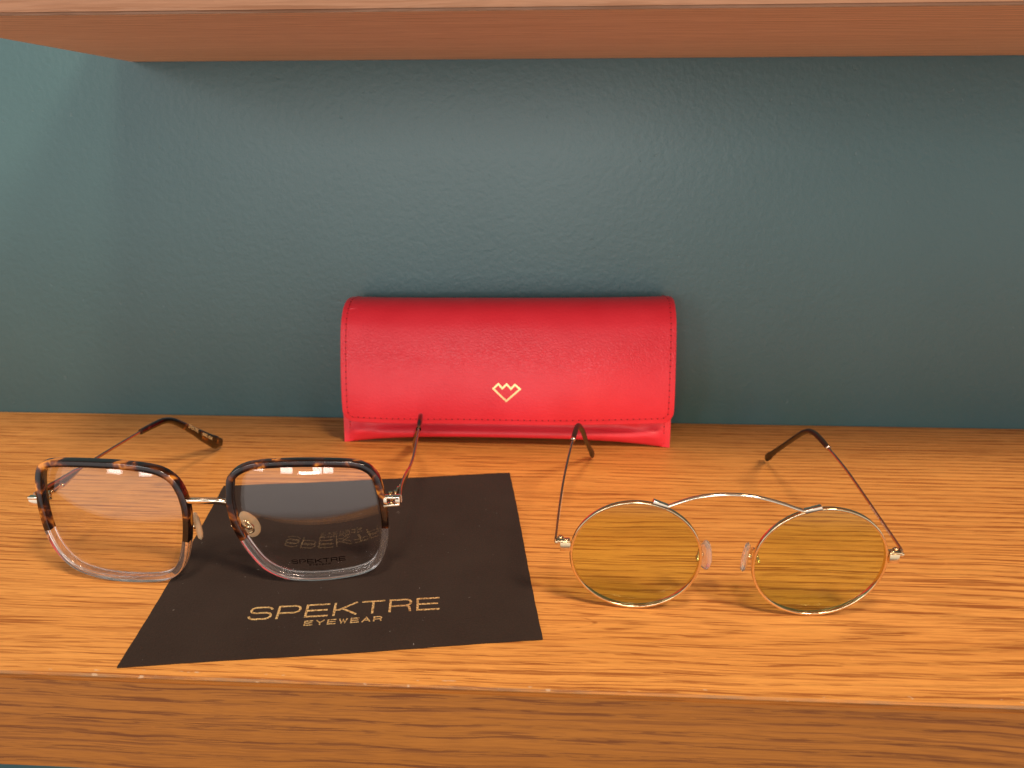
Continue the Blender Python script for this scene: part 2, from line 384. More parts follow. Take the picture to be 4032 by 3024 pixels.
# ------------------------------------------------------------------ lettering
def arc(cx, cy, rx, ry, a0, a1, n=7):
    return [(cx+rx*math.cos(math.radians(a0+(a1-a0)*k/n)), cy+ry*math.sin(math.radians(a0+(a1-a0)*k/n))) for k in range(n+1)]
G = {
 'S': [arc(.70, .76, .28, .24, 20, 90, 4)+arc(.26, .76, .24, .24, 90, 270, 8)+[(.72, .52)]+arc(.74, .26, .26, .26, 90, -90, 8)[0:]+arc(.26, .26, .26, .26, 270, 195, 4)],
 'P': [[(0, 0), (0, 1)]+[(.74, 1)]+arc(.74, .71, .26, .29, 90, -90, 8)+[(0, .42)]],
 'E': [[(1, 1), (0, 1), (0, 0), (1, 0)], [(0, .51), (.93, .51)]],
 'K': [[(0, 0), (0, 1)], [(1, 1), (.24, .45)], [(0, .45), (.24, .45)], [(.36, .54), (1.02, 0)]],
 'T': [[(0, 1), (1, 1)], [(.5, 1), (.5, 0)]],
 'R': [[(0, 0), (0, 1)]+[(.74, 1)]+arc(.74, .73, .26, .27, 90, -90, 8)+[(0, .46)], [(.80, .46), (.92, .30), (.96, 0)]],
 'Y': [[(0, 1), (.5, .45), (1, 1)], [(.5, .45), (.5, 0)]],
 'W': [[(0, 1), (.26, 0), (.5, .9), (.74, 0), (1, 1)]],
 'A': [[(0, 0), (.5, 1), (1, 0)], [(.2, .33), (.8, .33)]],
 'H': [[(0, 0), (0, 1)], [(1, 0), (1, 1)], [(0, .5), (1, .5)]],
 'N': [[(0, 0), (0, 1), (1, 0), (1, 1)]],
 'D': [[(0, 0), (0, 1), (.6, 1)]+arc(.6, .5, .4, .5, 80, -80, 8)+[(.6, 0), (0, 0)]],
 'M': [[(0, 0), (0, 1), (.5, .2), (1, 1), (1, 0)]],
 'C': [arc(.5, .5, .5, .5, 45, 315, 12)],
}
def ribbon(pts, th, closed=False):
    """2-D polyline -> quads of width th with mitred corners"""
    P = [Vector((p[0], p[1])) for p in pts]
    Q = [P[0]]
    for p in P[1:]:
        if (p-Q[-1]).length > 1e-6: Q.append(p)
    P = Q; n = len(P); L = []
    for i in range(n):
        d1 = (P[i]-P[i-1]).normalized() if (i > 0 or closed) else None
        d2 = (P[(i+1) % n]-P[i]).normalized() if (i < n-1 or closed) else None
        if d1 is None: d1 = d2
        if d2 is None: d2 = d1
        n1 = Vector((-d1.y, d1.x)); n2 = Vector((-d2.y, d2.x)); mm = (n1+n2)
        if mm.length < 1e-4: mm = n1
        mm.normalize(); k = min(2.2, 1/max(.3, mm.dot(n1)))
        ext = Vector((0, 0))
        if not closed and i == 0: ext = -d2*th/2
        if not closed and i == n-1: ext = d1*th/2
        L.append((P[i]+ext+mm*k*th/2, P[i]+ext-mm*k*th/2))
    V = [q for pr in L for q in pr]; F = []
    for i in range(n if closed else n-1):
        j = (i+1) % n; F.append([2*i, 2*j, 2*j+1, 2*i+1])
    return V, F
def text2d(s, total, h, th, gap=.35, wide=None):
    n = len(s.replace(' ', '')); sp = s.count(' ')
    lw = total/(n+gap*(len(s)-1-sp)+sp*.9) if wide is None else wide
    V, F = [], []; x = 0; step = (total-lw)/(len(s)-1)
    for i, ch in enumerate(s):
        if ch != ' ':
            for st in G[ch]:
                v, fc = ribbon([(i*step+p[0]*lw, p[1]*h) for p in st], th)
                V, F = join((V, F), (v, fc))
    return V, F
def extr(V2, F2, mapf, thick):
    """map 2-D ribbons onto a surface: mapf(x, y, lift)"""
    n = len(V2); V = [mapf(v[0], v[1], thick) for v in V2]+[mapf(v[0], v[1], 0) for v in V2]
    F = [list(q) for q in F2]+[[i+n for i in q][::-1] for q in F2]
    for q in F2:
        for a, b in zip(q, q[1:]+q[:1]): F.append([a, b, b+n, a+n])
    return V, F

# ------------------------------------------------------------------ cleaning cloth
CC = [Vector((-136.4, 197.9)), Vector((-1.3, 219.2)), Vector((-20.9, 352.4)), Vector((-156.5, 329.5))]
def cz(x, y): return .12+.10*math.sin(x*.11+1)*math.sin(y*.09)
clo = empty('cleaning_cloth', (-79, 275, 0), 'dark brown square microfibre cloth lying under the tortoiseshell spectacles', 'cloth')
V, F = [], []; N = 56
for lay in (0, 1):
    for i in range(N+1):
        for j in range(N+1):
            a, b = i/N, j/N
            p = CC[0]*(1-a)*(1-b)+CC[1]*a*(1-b)+CC[2]*a*b+CC[3]*(1-a)*b
            d = .45*math.sin(a*9.1+b*3)
            if j in (0, N): p = p+Vector((0, .28*math.sin(a*9+j)+.05*math.sin(a*61)))
            if i in (0, N): p = p+Vector((.5*math.sin(b*4.+1.2*i)+.05*math.sin(b*70), 0))
            # the far left corner is lifted a hair
            lift = .6*max(0, 1-((a-0)**2+(b-1)**2)**.5*5)
            V.append((p.x, p.y, cz(p.x, p.y)+(.55 if lay == 0 else 0)+lift))
def idx(l_, i, j): return l_*(N+1)**2+i*(N+1)+j
for i in range(N):
    for j in range(N):
        F.append([idx(0, i, j), idx(0, i+1, j), idx(0, i+1, j+1), idx(0, i, j+1)])
        F.append([idx(1, i, j), idx(1, i, j+1), idx(1, i+1, j+1), idx(1, i+1, j)])
for k in range(N):
    for (a, b) in (((k, 0), (k+1, 0)), ((k+1, N), (k, N)), ((0, k+1), (0, k)), ((N, k), (N, k+1))):
        F.append([idx(0, *a), idx(1, *a), idx(1, *b), idx(0, *b)])
mesh('fabric', V, F, M_cloth, clo, autos=50)
tx = Vector((65.2, 9.9)).normalized(); ty = Vector((-tx.y, tx.x)); t0 = Vector((-104.4, 224.5))
def on_cloth(o0):
    return lambda x, y, h: (lambda q: (q.x, q.y, cz(q.x, q.y)+.55+h))(o0+tx*x+ty*y)
V, F = extr(*text2d('SPEKTRE', 66, 7.0, .82, wide=7.4), on_cloth(t0), .06)
V2, F2 = extr(*text2d('EYEWEAR', 26.2, 2.4, .46, wide=2.5), on_cloth(Vector((-83.9, 222.5))), .06)
mesh('printed_lettering', *join((V, F), (V2, F2)), M_foil, clo, smooth=False)

# ------------------------------------------------------------------ spectacle case
case = empty('spectacle_case', (-24, 400, 0), 'red leather case with folded flap and small gold emblem, standing by the teal wall', 'spectacle case')
PF = catmull([(0, 425, 66), (0, 424, 71), (0, 420.5, 75.4), (0, 412, 77.2), (0, 403.5, 76.9), (0, 396.5, 74.2), (0, 391.6, 69), (0, 388.4, 62), (0, 385.4, 52), (0, 382.8, 41), (0, 381, 31), (0, 380.6, 22.5), (0, 381.4, 15.2)], 5)
PL = [0]
for a, b in zip(PF, PF[1:]): PL.append(PL[-1]+(b-a).length)
PT = PL[-1]
def prof(s):
    s = max(0, min(PT, s))
    for i in range(len(PL)-1):
        if s <= PL[i+1]:
            t = (s-PL[i])/(PL[i+1]-PL[i]); return PF[i].lerp(PF[i+1], t)
    return PF[-1]
def ext(s):
    """left and right limits of the flap at profile length s"""
    p = prof(s); z = p.z
    xl = -112.4+1.3*math.sin(min(1, (s/PT))*math.pi)*-.4; xr = 64.4
    t = max(0, 1-abs(s-6)/22); xl += 2.8*t*t; xr -= 3.6*t*t               # narrower over the fold
    R_ = 6.5; d = PT-s
    if d < R_:
        c = R_-math.sqrt(max(0, R_*R_-(R_-d)**2)); xl += c; xr -= c
    R2 = 5.0
    if s < R2:
        c = R2-math.sqrt(max(0, R2*R2-(R2-s)**2)); xl += c; xr -= c
    return xl, xr
def flap_pt(u_, s, lift=0):
    """u_ in -1..1"""
    xl, xr = ext(s); x = (xl+xr)/2+u_*(xr-xl)/2; p = prof(s)
    un = (x+24)/89.
    side = abs(un)**3.2
    k = min(1, s/45.)
    y = p.y+side*(3+6.5*min(1, s/16)-5.2*k*min(1, s/16))*min(1, s/14)-1.0*math.exp(-((un-.15)/.5)**2)*math.sin(min(1, s/PT)*math.pi)
    z = p.z-side*1.3*max(0, 1-s/30.)+.8*math.exp(-((un+.2)/.3)**2)*max(0, 1-s/25.)*.4
    z += -.9*un*max(0, (s-30)/PT)*0+ (.012*(x+24))*.9*(1-0*s)
    y += .5*math.sin(x*.07+s*.05)*min(1, s/30)
    if lift:
        a = flap_pt(u_, min(PT, s+.4)); b = flap_pt(u_, max(0, s-.4)); q1 = a-b
        a = flap_pt(min(1, u_+.01), s); b = flap_pt(max(-1, u_-.01), s); q2 = a-b
        nn_ = q2.cross(q1).normalized()
        if nn_.y > 0 and s > 20: nn_ = -nn_
        if s <= 20 and nn_.z < 0: nn_ = -nn_
        return Vector((x, y, z))+nn_*lift
    return Vector((x, y, z))
NU, NS = 90, 64
V, F = [], []
US = [math.sin((i/NU-.5)*math.pi)*.35+(i/NU-.5)*2*.65 for i in range(NU+1)]
SS = [PT*(j/NS) for j in range(NS+1)]
# denser rows near the rounded end
SS = [PT*(1-(1-j/NS)**1.25) for j in range(NS+1)]
for j in range(NS+1):
    for i in range(NU+1): V.append(flap_pt(US[i], SS[j]))
for j in range(NS):
    for i in range(NU): F.append([j*(NU+1)+i, j*(NU+1)+i+1, (j+1)*(NU+1)+i+1, (j+1)*(NU+1)+i])
flap = mesh('flap', V, F, M_leather, case)
flap.data.materials.append(M_edge)
so = flap.modifiers.new('thickness', 'SOLIDIFY'); so.thickness = .0021; so.offset = -1; so.use_even_offset = False; so.material_offset_rim = 1
bv = flap.modifiers.new('soft_edge', 'BEVEL'); bv.width = .0006; bv.segments = 3; bv.limit_method = 'ANGLE'; bv.angle_limit = math.radians(50)
# keep the outer face where it was modelled: check the normal side
nrm = flap.data.polygons[(NS//2)*NU+NU//2].normal
if nrm.y > 0: so.offset = 1
# stitching along both sides and the lower edge
def stitch_path():
    P = []
    s = 7.
    inset = 3.0
    def at(side, s):
        xl, xr = ext(s); hw = (xr-xl)/2; return flap_pt(side*(1-inset/hw), s, .12)
    R_ = 6.5
    while s < PT-6.5: P.append(at(-1, s)); s += .5
    # round corner and bottom edge
    n = 8
    def bx(x, s):
        xl, xr = ext(s); return flap_pt((x-(xl+xr)/2)/((xr-xl)/2), s, .12)
    xl, xr = ext(PT-7)
    for k in range(1, n):
        a = k/n*math.pi/2; P.append(bx(xl+inset+3.5*(1-math.cos(a)), PT-6.5+3.5*math.sin(a)))
    x = xl+inset+3.5
    while x < xr-inset-3.5: P.append(bx(x, PT-3.0)); x += .6
    for k in range(1, n):
        a = (1-k/n)*math.pi/2; P.append(bx(xr-inset-3.5*(1-math.cos(a)), PT-6.5+3.5*math.sin(a)))
    s = PT-6.5
    while s > 7: P.append(at(1, s)); s -= .5
    return P
def dashes_on(P, ln, gp, w_, h_, nrm_hint=(0, -1, 0)):
    L = [0]
    for a, b in zip(P, P[1:]): L.append(L[-1]+(b-a).length)
    def at(s):
        for i in range(len(L)-1):
            if s <= L[i+1]: return P[i].lerp(P[i+1], (s-L[i])/max(1e-6, L[i+1]-L[i]))
        return P[-1]
    out = ([], []); holes = ([], []); s = 0
    while s+ln < L[-1]:
        a, b = at(s), at(s+ln); mpt = (a+b)/2; j = Vector((random.uniform(-.15, .15), 0, random.uniform(-.15, .15)))
        out = join(out, tube([a, a.lerp(b, .25)+Vector((0, -h_*.8, 0)), mpt+Vector((0, -h_, 0))+j*.5, a.lerp(b, .75)+Vector((0, -h_*.8, 0)), b], [.08, w_, w_, w_, .08], 6))
        holes = join(holes, ball(at(s+ln+gp/2), .42, .16, .34, 8, 5))
        s += ln+gp
    return out, holes
st, ho = dashes_on(stitch_path(), 2.3, .9, .20, .06)
mesh('stitching', *st, M_thread, flap)
mesh('needle_holes', *ho, M_hole, flap)
# gold emblem
E2 = [(560, 505), (745, 330), (890, 490), (1045, 335), (1205, 500), (1350, 345), (1535, 500), (1035, 950)]
pts = [((x-1045)*.01436, -(y-640)*.01436) for x, y in E2]
Vr, Fr = ribbon(pts, .95, True)
def on_flap(x, y, h):
    X = -23.6+x; Zt = 33.3+y
    s = PT*.5
    lo, hi = 30., PT
    for _ in range(30):
        s = (lo+hi)/2
        if prof(s).z+.0108*(X+24) > Zt: lo = s
        else: hi = s
    xl, xr = ext(s); return flap_pt((X-(xl+xr)/2)/((xr-xl)/2), s, .02+h)
mesh('emblem', *extr(Vr, Fr, on_flap, .10), M_foil_red, flap, smooth=False)
# pouch body
NB, NZ = 96, 46
V, F = [], []
for side in (0, 1):
    for j in range(NZ+1):
        for i in range(NB+1):
            un = -1+2*i/NB; x = -25+un*89.2
            v = j/NZ
            zb = 4.6*max(0, 1-abs(un)**3.0)+.0+.012*(x+24)*0
            z = zb+(73.2-zb)*v
            seam_y = 391.5+v*7.5+ (1.5 if un < 0 else 1.5)*0
            a = abs(un)
            f_ = 0 if a > .965 else (1-(a/.965)**2.6)**.8
            # pressed down near the seams, full in the middle: leaves a crease running to each lower corner
            if side == 0:
                g = math.sin(min(1, v*5.0+.05)*math.pi/2)**.7*(1-.35*v)
                crease = 3.0*math.exp(-(((z-2)-(1-a)*62)/5.5)**2)*max(0, min(1, (a-.55)*4))
                y = seam_y-11.0*f_*g-crease*min(1, (1-a)*14)*.7
                y += max(0, min(1, (z-7.5)/3.5))*9.0*f_
                y = min(y, seam_y-.9)
            else:
                y = min(427.5, seam_y+.9+24*f_*math.sin(min(1, v*3.2+.1)*math.pi/2))
            tp = max(0, min(1, (z-44)/18)); tp = tp*tp*(3-2*tp)
            if side == 1: y = min(427.5, y+(423.5-y)*max(0, min(1, (v-.25)/.7))**1.5)
            if side == 0: y = max(y, 388+tp*(y-388)) + tp*2.5
            V.append((-25+(x+25)*(1-.056*tp), y, max(.15, z)))
def ib(s_, j, i): return s_*(NZ+1)*(NB+1)+j*(NB+1)+i
for j in range(NZ):
    for i in range(NB):
        F.append([ib(0, j, i), ib(0, j, i+1), ib(0, j+1, i+1), ib(0, j+1, i)])
        F.append([ib(1, j, i), ib(1, j+1, i), ib(1, j+1, i+1), ib(1, j, i+1)])
for j in range(NZ):
    F.append([ib(0, j, 0), ib(0, j+1, 0), ib(1, j+1, 0), ib(1, j, 0)]); F.append([ib(0, j, NB), ib(1, j, NB), ib(1, j+1, NB), ib(0, j+1, NB)])
for i in range(NB):
    F.append([ib(0, 0, i), ib(1, 0, i), ib(1, 0, i+1), ib(0, 0, i+1)]); F.append([ib(0, NZ, i), ib(0, NZ, i+1), ib(1, NZ, i+1), ib(1, NZ, i)])
body = mesh('pouch', V, F, M_leather, case, autos=70)
for xs in (-110.6, 60.8):
    P = [Vector((xs, 391.5+zz/73.2*7.5-1.0, zz)) for zz in [1.8+.5*k for k in range(44)]]
    a, b = dashes_on(P, 2.4, 1.1, .26, .12)
    mesh('stitching', *a, M_thread, body); mesh('needle_holes', *b, M_hole, body)

# ------------------------------------------------------------------ spectacle building blocks
def plane_axes(yaw_deg, lean_deg):
    yw, e_ = math.radians(yaw_deg), math.radians(lean_deg)
    t = Vector((math.cos(yw), math.sin(yw), 0)); nf = Vector((t.y, -t.x, 0))
    up = Vector((0, 0, 1))*math.cos(e_)+nf*math.sin(e_)
    return t, up, up.cross(t)                       # third axis points away from the camera
def lens_mesh(outline, org, ax, R, thick, dep):
    """curved pane filling the outline; bulges towards the front"""
    t, up, n = ax; rings = 26; V, F = [], []
    cx = sum(p[0] for p in outline)/len(outline); cy = sum(p[1] for p in outline)/len(outline)
    m_ = len(outline)
    rm = max(math.hypot(p[0]-cx, p[1]-cy) for p in outline)
    for layer in (0, 1):
        for k in range(rings+1):
            s = (k+ (0 if k else .002))/rings
            for p in outline:
                dx, dy = (p[0]-cx)*s, (p[1]-cy)*s; rr = math.hypot(dx, dy)
                sag = R-math.sqrt(R*R-rr*rr); sag0 = R-math.sqrt(R*R-24*24)
                d = dep+sag-sag0+layer*thick
                V.append(org+t*(cx+dx)+up*(cy+dy)+n*d)
    B = (rings+1)*m_
    for L_ in (0, 1):
        for k in range(rings):
            for i in range(m_):
                q = [L_*B+k*m_+i, L_*B+k*m_+(i+1) % m_, L_*B+(k+1)*m_+(i+1) % m_, L_*B+(k+1)*m_+i]
                F.append(q if L_ == 0 else q[::-1])
        F.append([L_*B+i for i in range(m_)])
    for i in range(m_): F.append([rings*m_+i, rings*m_+(i+1) % m_, B+rings*m_+(i+1) % m_, B+rings*m_+i])
    return V, F
def lens_surf(outline, org, ax, R, dep):
    t, up, n = ax
    cx = sum(p[0] for p in outline)/len(outline); cy = sum(p[1] for p in outline)/len(outline)
    def fn(x, y, h):
        rr = math.hypot(x-cx, y-cy); sag = R-math.sqrt(R*R-rr*rr); sag0 = R-math.sqrt(R*R-24*24)
        return org+t*x+up*y+n*(dep+sag-sag0-h)
    return fn
def temple_blade(P, dims, name, m_, parent, lat, seg=14, sup=2.6):
    """dims: (half height, half thickness) at each control point"""
    n = 5; Q = catmull(P, n); D = []
    for i in range(len(P)-1):
        for k in range(n):
            t_ = k/n; t_ = t_*t_*(3-2*t_); D.append(tuple(dims[i][q]*(1-t_)+dims[i+1][q]*t_ for q in (0, 1)))
    D.append(dims[-1])
    # the across direction is the fixed lateral axis
    V, F = [], []
    for i, p in enumerate(Q):
        t = (Q[min(i+1, len(Q)-1)]-Q[max(i-1, 0)]).normalized(); l_ = Vector(lat); l_ = (l_-t*l_.dot(t)).normalized(); h_ = l_.cross(t)
        for k in range(seg):
            th = 2*math.pi*k/seg; c_, s_ = math.cos(th), math.sin(th)
            c_ = math.copysign(abs(c_)**(2/sup), c_); s_ = math.copysign(abs(s_)**(2/sup), s_)
            V.append(p+h_*D[i][0]*c_+l_*D[i][1]*s_)
    for i in range(len(Q)-1):
        for k in range(seg): F.append([i*seg+k, i*seg+(k+1) % seg, (i+1)*seg+(k+1) % seg, (i+1)*seg+k])
    F.append(list(range(seg))[::-1]); F.append([(len(Q)-1)*seg+k for k in range(seg)])
    return mesh(name, V, F, m_, parent, autos=60)

# ------------------------------------------------------------------ tortoiseshell spectacles
sq = empty('spectacles', (-122, 300, 0), 'squared tortoiseshell and clear rimmed spectacles standing partly on the dark cloth', 'spectacles')
RPL = [(-26.15, 45.36), (-24.31, 46.27), (-20.0, 46.69), (-13.89, 46.84), (-7.38, 46.81), (-0.92, 46.69), (5.46, 46.27), (10.88, 45.67), (14.41, 44.84), (17.36, 43.26), (19.3, 41.15), (20.64, 38.01), (21.32, 35.07), (21.7, 31.6), (21.53, 27.56), (21.03, 23.47), (20.06, 18.8), (18.78, 14.57), (17.24, 10.82), (15.36, 8.07), (12.64, 6.05), (8.58, 4.75), (2.68, 4.15), (-3.19, 3.92), (-8.99, 4.13), (-13.74, 4.84), (-18.36, 6.19), (-21.88, 8.14), (-24.66, 11.19), (-26.77, 15.06), (-28.14, 19.97), (-28.71, 25.13), (-28.79, 30.25), (-28.49, 34.82), (-27.96, 39.35), (-27.23, 42.86)]
RPR = [(-22.15, 42.27), (-21.67, 42.93), (-20.3, 44.47), (-17.73, 45.96), (-14.04, 46.85), (-8.81, 47.1), (-3.18, 47.2), (3.25, 47.05), (9.69, 46.71), (15.34, 46.36), (19.38, 45.88), (22.17, 44.86), (24.12, 43.4), (25.62, 41.04), (26.47, 37.99), (27.11, 34.68), (27.51, 30.89), (27.8, 27.06), (27.89, 22.73), (27.67, 18.85), (26.79, 14.48), (25.29, 10.59), (23.21, 7.95), (20.12, 6.36), (15.34, 5.2), (8.89, 4.43), (2.48, 4.16), (-3.84, 4.59), (-7.98, 5.56), (-11.97, 7.76), (-15.02, 10.64), (-17.87, 15.19), (-20.57, 20.65), (-21.83, 24.06), (-22.61, 27.89), (-23.02, 33.08), (-22.82, 37.25)]
def inner_outline(cx, cy, RP, sh):
    P = [(v.x-sh*max(0, (cx-v.x)/25), v.y-1.6*max(0, (cy-v.y)/21.5)) for v in catmull([(x, y, 0) for x, y in RP], 12, True)]
    # light smoothing, then even spacing
    for _ in range(10): P = [((P[i-1][0]+2*P[i][0]+P[(i+1) % len(P)][0])/4, (P[i-1][1]+2*P[i][1]+P[(i+1) % len(P)][1])/4) for i in range(len(P))]
    L = [0]
    for i in range(len(P)): L.append(L[-1]+math.hypot(P[(i+1) % len(P)][0]-P[i][0], P[(i+1) % len(P)][1]-P[i][1]))
    out = []; N_ = 240; i = 0
    for k in range(N_):
        d = L[-1]*k/N_
        while L[i+1] < d: i += 1
        t_ = (d-L[i])/(L[i+1]-L[i]); a, b = P[i], P[(i+1) % len(P)]
        out.append((a[0]+(b[0]-a[0])*t_, a[1]+(b[1]-a[1])*t_))
    return out
def offset_out(P, d):
    out = []; n = len(P)
    for i in range(n):
        tx_ = Vector((P[(i+1) % n][0]-P[i-1][0], P[(i+1) % n][1]-P[i-1][1])).normalized()
        out.append((P[i][0]+tx_.y*d, P[i][1]-tx_.x*d))
    return out
def rim_arc(P, i0, i1, org, ax, w_, dep, closed=False):
    """rim segment from index i0 to i1 of the outline; rounded rectangular section"""
    t, up, n = ax; sec = []
    bv_ = .42
    for cxx, cyy, a0 in ((bv_, bv_, 180), (w_-bv_, bv_, 270), (w_-bv_, dep-bv_, 0), (bv_, dep-bv_, 90)):
        for k in range(4):
            a = math.radians(a0+k*30); sec.append((cxx+bv_*math.cos(a), cyy+bv_*math.sin(a)))
    offs = {}
    idxs = list(range(i0, i1+1)); V, F = [], []; m_ = len(sec); NPn = len(P)
    for ii in idxs:
        i = ii % NPn
        tg = Vector((P[(i+1) % NPn][0]-P[i-1][0], P[(i+1) % NPn][1]-P[i-1][1])).normalized(); no = (tg.y, -tg.x)
        for a, d in sec:
            x = P[i][0]+no[0]*a; y = P[i][1]+no[1]*a
            wrapd = 0
            V.append(org+t*x+up*y+n*(d+wrapd))
    for j in range(len(idxs)-1):
        for k in range(m_): F.append([j*m_+k, j*m_+(k+1) % m_, (j+1)*m_+(k+1) % m_, (j+1)*m_+k])
    F.append(list(range(m_))[::-1]); F.append([(len(idxs)-1)*m_+k for k in range(m_)])
    return V, F
cxx_g = [0]
y0 = 2.7; LEAN = 1
lens_info = []
for side, org, c, yaw in (('L', Vector((-155.4, 246.4, .3)), (-3.54, 25.4), y0-5), ('R', Vector((-90.1, 249.5, .75)), (2.43, 25.65), y0+5)):
    mir = side == 'L'
    P = inner_outline(c[0], c[1], *((RPL, 2.6) if mir else (RPR, 1.5)))
    # orientation so that offset_out grows outwards
    A_ = sum(P[i-1][0]*P[i][1]-P[i][0]*P[i-1][1] for i in range(len(P)))
    if A_ < 0: P = P[::-1]
    ax = plane_axes(yaw, LEAN); cxx_g[0] = c[0]
    # split: tortoise from temporal -9 deg over the top to nasal 195 deg
    def ang(i):
        x, y = P[i][0]-c[0], P[i][1]-c[1]
        return math.degrees(math.atan2(y, -x if mir else x)) % 360
    isT = [not (196 < ang(i) < 350) for i in range(len(P))]
    st_ = [i for i in range(len(P)) if isT[i] and not isT[i-1]][0]
    cnt = sum(isT)
    V, F = rim_arc(P, st_, st_+cnt-1, org, ax, 2.6, 3.6)
    upper = mesh('upper_rim', V, F, M_tort, sq, autos=40)
    V, F = rim_arc(P, st_+cnt-1, st_+len(P), org, ax, 2.6, 3.6)
    lower = mesh('lower_rim', V, F, M_clear, sq, autos=40)
    LO = offset_out(P, .25)
    lens = mesh('lens', *lens_mesh(LO, org, ax, 84., 1.3, 1.6), M_clearlens, sq, autos=50)
    lens_info.append((org, ax, P, LO, lens))
# print on the right-hand lens
org, ax, P, LO, lens = lens_info[1]
sf = lens_surf(LO, org, ax, 84., 1.6)
def lp(o0, sl): return lambda x, y, h: sf(o0[0]+x, o0[1]+y+x*sl, h+.015)
V, F = extr(*text2d('SPEKTRE', 19.6, 1.75, .30, wide=2.15), lp((-6.0, 7.75), .022), .015)
V2, F2 = extr(*text2d('EYEWEAR', 7.8, .62, .13, wide=.72), lp((.3, 6.65), .015), .015)
mesh('lens_lettering', *join((V, F), (V2, F2)), M_ink, lens, smooth=False)
# bridge
br = catmull([(-133.4, 246.9, 33.6), (-132.0, 246.5, 34.4), (-130.4, 246.2, 35.0), (-124.5, 246.1, 35.2), (-119.6, 246.5, 35.0), (-117.4, 247.2, 34.1), (-116.4, 248.2, 33.2)], 5)
V, F = tube(br, [(1.2, 1.0)]*len(br), 14, (0, -.3, 1), sup=2.6)
A1 = tube([(-131.6, 246.6, 34.6), (-132.4, 246.8, 35.5), (-132.8, 247.2, 36.4)], [.8, .6, .4], 10)
A2 = tube([(-118.0, 247.3, 34.8), (-117.2, 248.0, 35.8)], [.8, .4], 10)
mesh('bridge', *join((V, F), A1, A2), M_silver, sq)
# nose pads with their curled arms
def pad(center, nrm_, up_d, rl_, rw_, th_, name, parent, m_):
    n_ = Vector(nrm_).normalized(); a_ = Vector(up_d); a_ = (a_-n_*a_.dot(n_)).normalized(); b_ = n_.cross(a_)
    Mx = Matrix((b_, a_, n_)).transposed()
    V, F = [], []; seg = 26
    for (k, hh) in ((.0, -th_*.5), (.55, -th_*.5), (.86, -th_*.42), (1, 0), (.88, th_*.42), (.5, th_*.62), (.0, th_*.7)):
        for q in range(seg):
            th = 2*math.pi*q/seg; x = math.cos(th); y = math.sin(th)
            wv = 1+.22*(-y if True else 0)                     # wider towards the lower end
            V.append(Vector(center)+Mx @ Vector((x*rw_*wv*max(k, .01), y*rl_*max(k, .01), hh)))
    R_ = 7
    for i in range(R_-1):
        for q in range(seg): F.append([i*seg+q, i*seg+(q+1) % seg, (i+1)*seg+(q+1) % seg, (i+1)*seg+q])
    F.append(list(range(seg))); F.append([(R_-1)*seg+q for q in range(seg)])
    return mesh(name, V, F, m_, parent, autos=60)
pR = pad((-114.2, 257, 20.4), (-.72, .62, .12), (-.60, -.1, 1), 7.3, 3.2, 2.0, 'nose_pad', sq, M_pad)
pL = pad((-133.6, 255.0, 20.2), (.80, .58, .12), (.46, -.1, 1), 7.3, 3.2, 2.0, 'nose_pad', sq, M_pad)
arm = catmull([(-118.2, 250.6, 22.5), (-117.4, 253.6, 24.0), (-116.2, 255.4, 23.4), (-115.2, 255.6, 21.6), (-114.6, 255.4, 20.4)], 5)
mesh('pad_arm', *join(tube(arm, .55, 10), ball((-113.2, 254.8, 20.4), 1.6, 1.1, 1.3), tube(catmull([(-116.6, 254.9, 22.4), (-115.0, 254.3, 23.2), (-112.6, 254.2, 21.6), (-111.8, 254.4, 18.9), (-113.6, 254.5, 18.0)], 5), .45, 10), ball((-116.0, 255.0, 20.8), 1.5, 1.0, 1.6)), M_gold, pR)
arm = catmull([(-133.6, 250.2, 22.5), (-134.6, 252.6, 24.0), (-135.0, 254.4, 22.8), (-134.6, 255, 20.6)], 5)
mesh('pad_arm', *join(tube(arm, .55, 10), ball((-134.5, 254.6, 20.2), 1.2, 1.0, 1.2)), M_gold, pL)

# end pieces, hinges and temples of the squared pair: the front corners sit a little further back than the bridge
def back(V, k, ref):
    out = []
    for p in V:
        p = Vector(p); f_ = 1+k*max(0, min(1, (ref-p.y)/85)); out.append(Vector((p.x*f_, p.y*f_, 160+(p.z-160)*f_)))
    return out
def backm(vf, k, ref): return back(vf[0], k, ref), vf[1]
def poly_prism(P, thick_vec):
    n = len(P); V = [Vector(p) for p in P]+[Vector(p)+Vector(thick_vec) for p in P]
    F = [list(range(n)), [n+i for i in range(n)][::-1]]+[[i, (i+1) % n, n+(i+1) % n, n+i] for i in range(n)]
    return V, F
# right-hand end piece, a small open loop of metal: posts and bars
epR = join(rbox((-57.4, 250.6, 36.1), (1, 0, 0), (0, 1, 0), (0, 0, 1), 2.9, 1.2, .55, .25),
           rbox((-57.4, 250.4, 33.3), (1, 0, .12), (0, 1, 0), (-.12, 0, 1), 2.9, 1.2, .45, .22),
           rbox((-59.7, 250.2, 34.7), (1, 0, 0), (0, 1, 0), (0, 0, 1), .65, 1.0, 1.5, .22),
           rbox((-55.2, 250.9, 34.8), (1, 0, 0), (0, 1, 0), (0, 0, 1), .9, 1.5, 1.8, .3))
mesh('end_piece', *backm(epR, .0145, 335), M_silver, sq, autos=40)
epL = join(rbox((-187.0, 244.4, 35.9), (1, 0, 0), (0, 1, 0), (0, 0, 1), 2.5, 1.1, .55, .25),
           rbox((-187.6, 244.5, 34.3), (1, 0, 0), (0, 1, 0), (0, 0, 1), 1.9, 1.0, 1.5, .3))
mesh('end_piece', *backm(epL, .02, 330), M_silver, sq, autos=40)
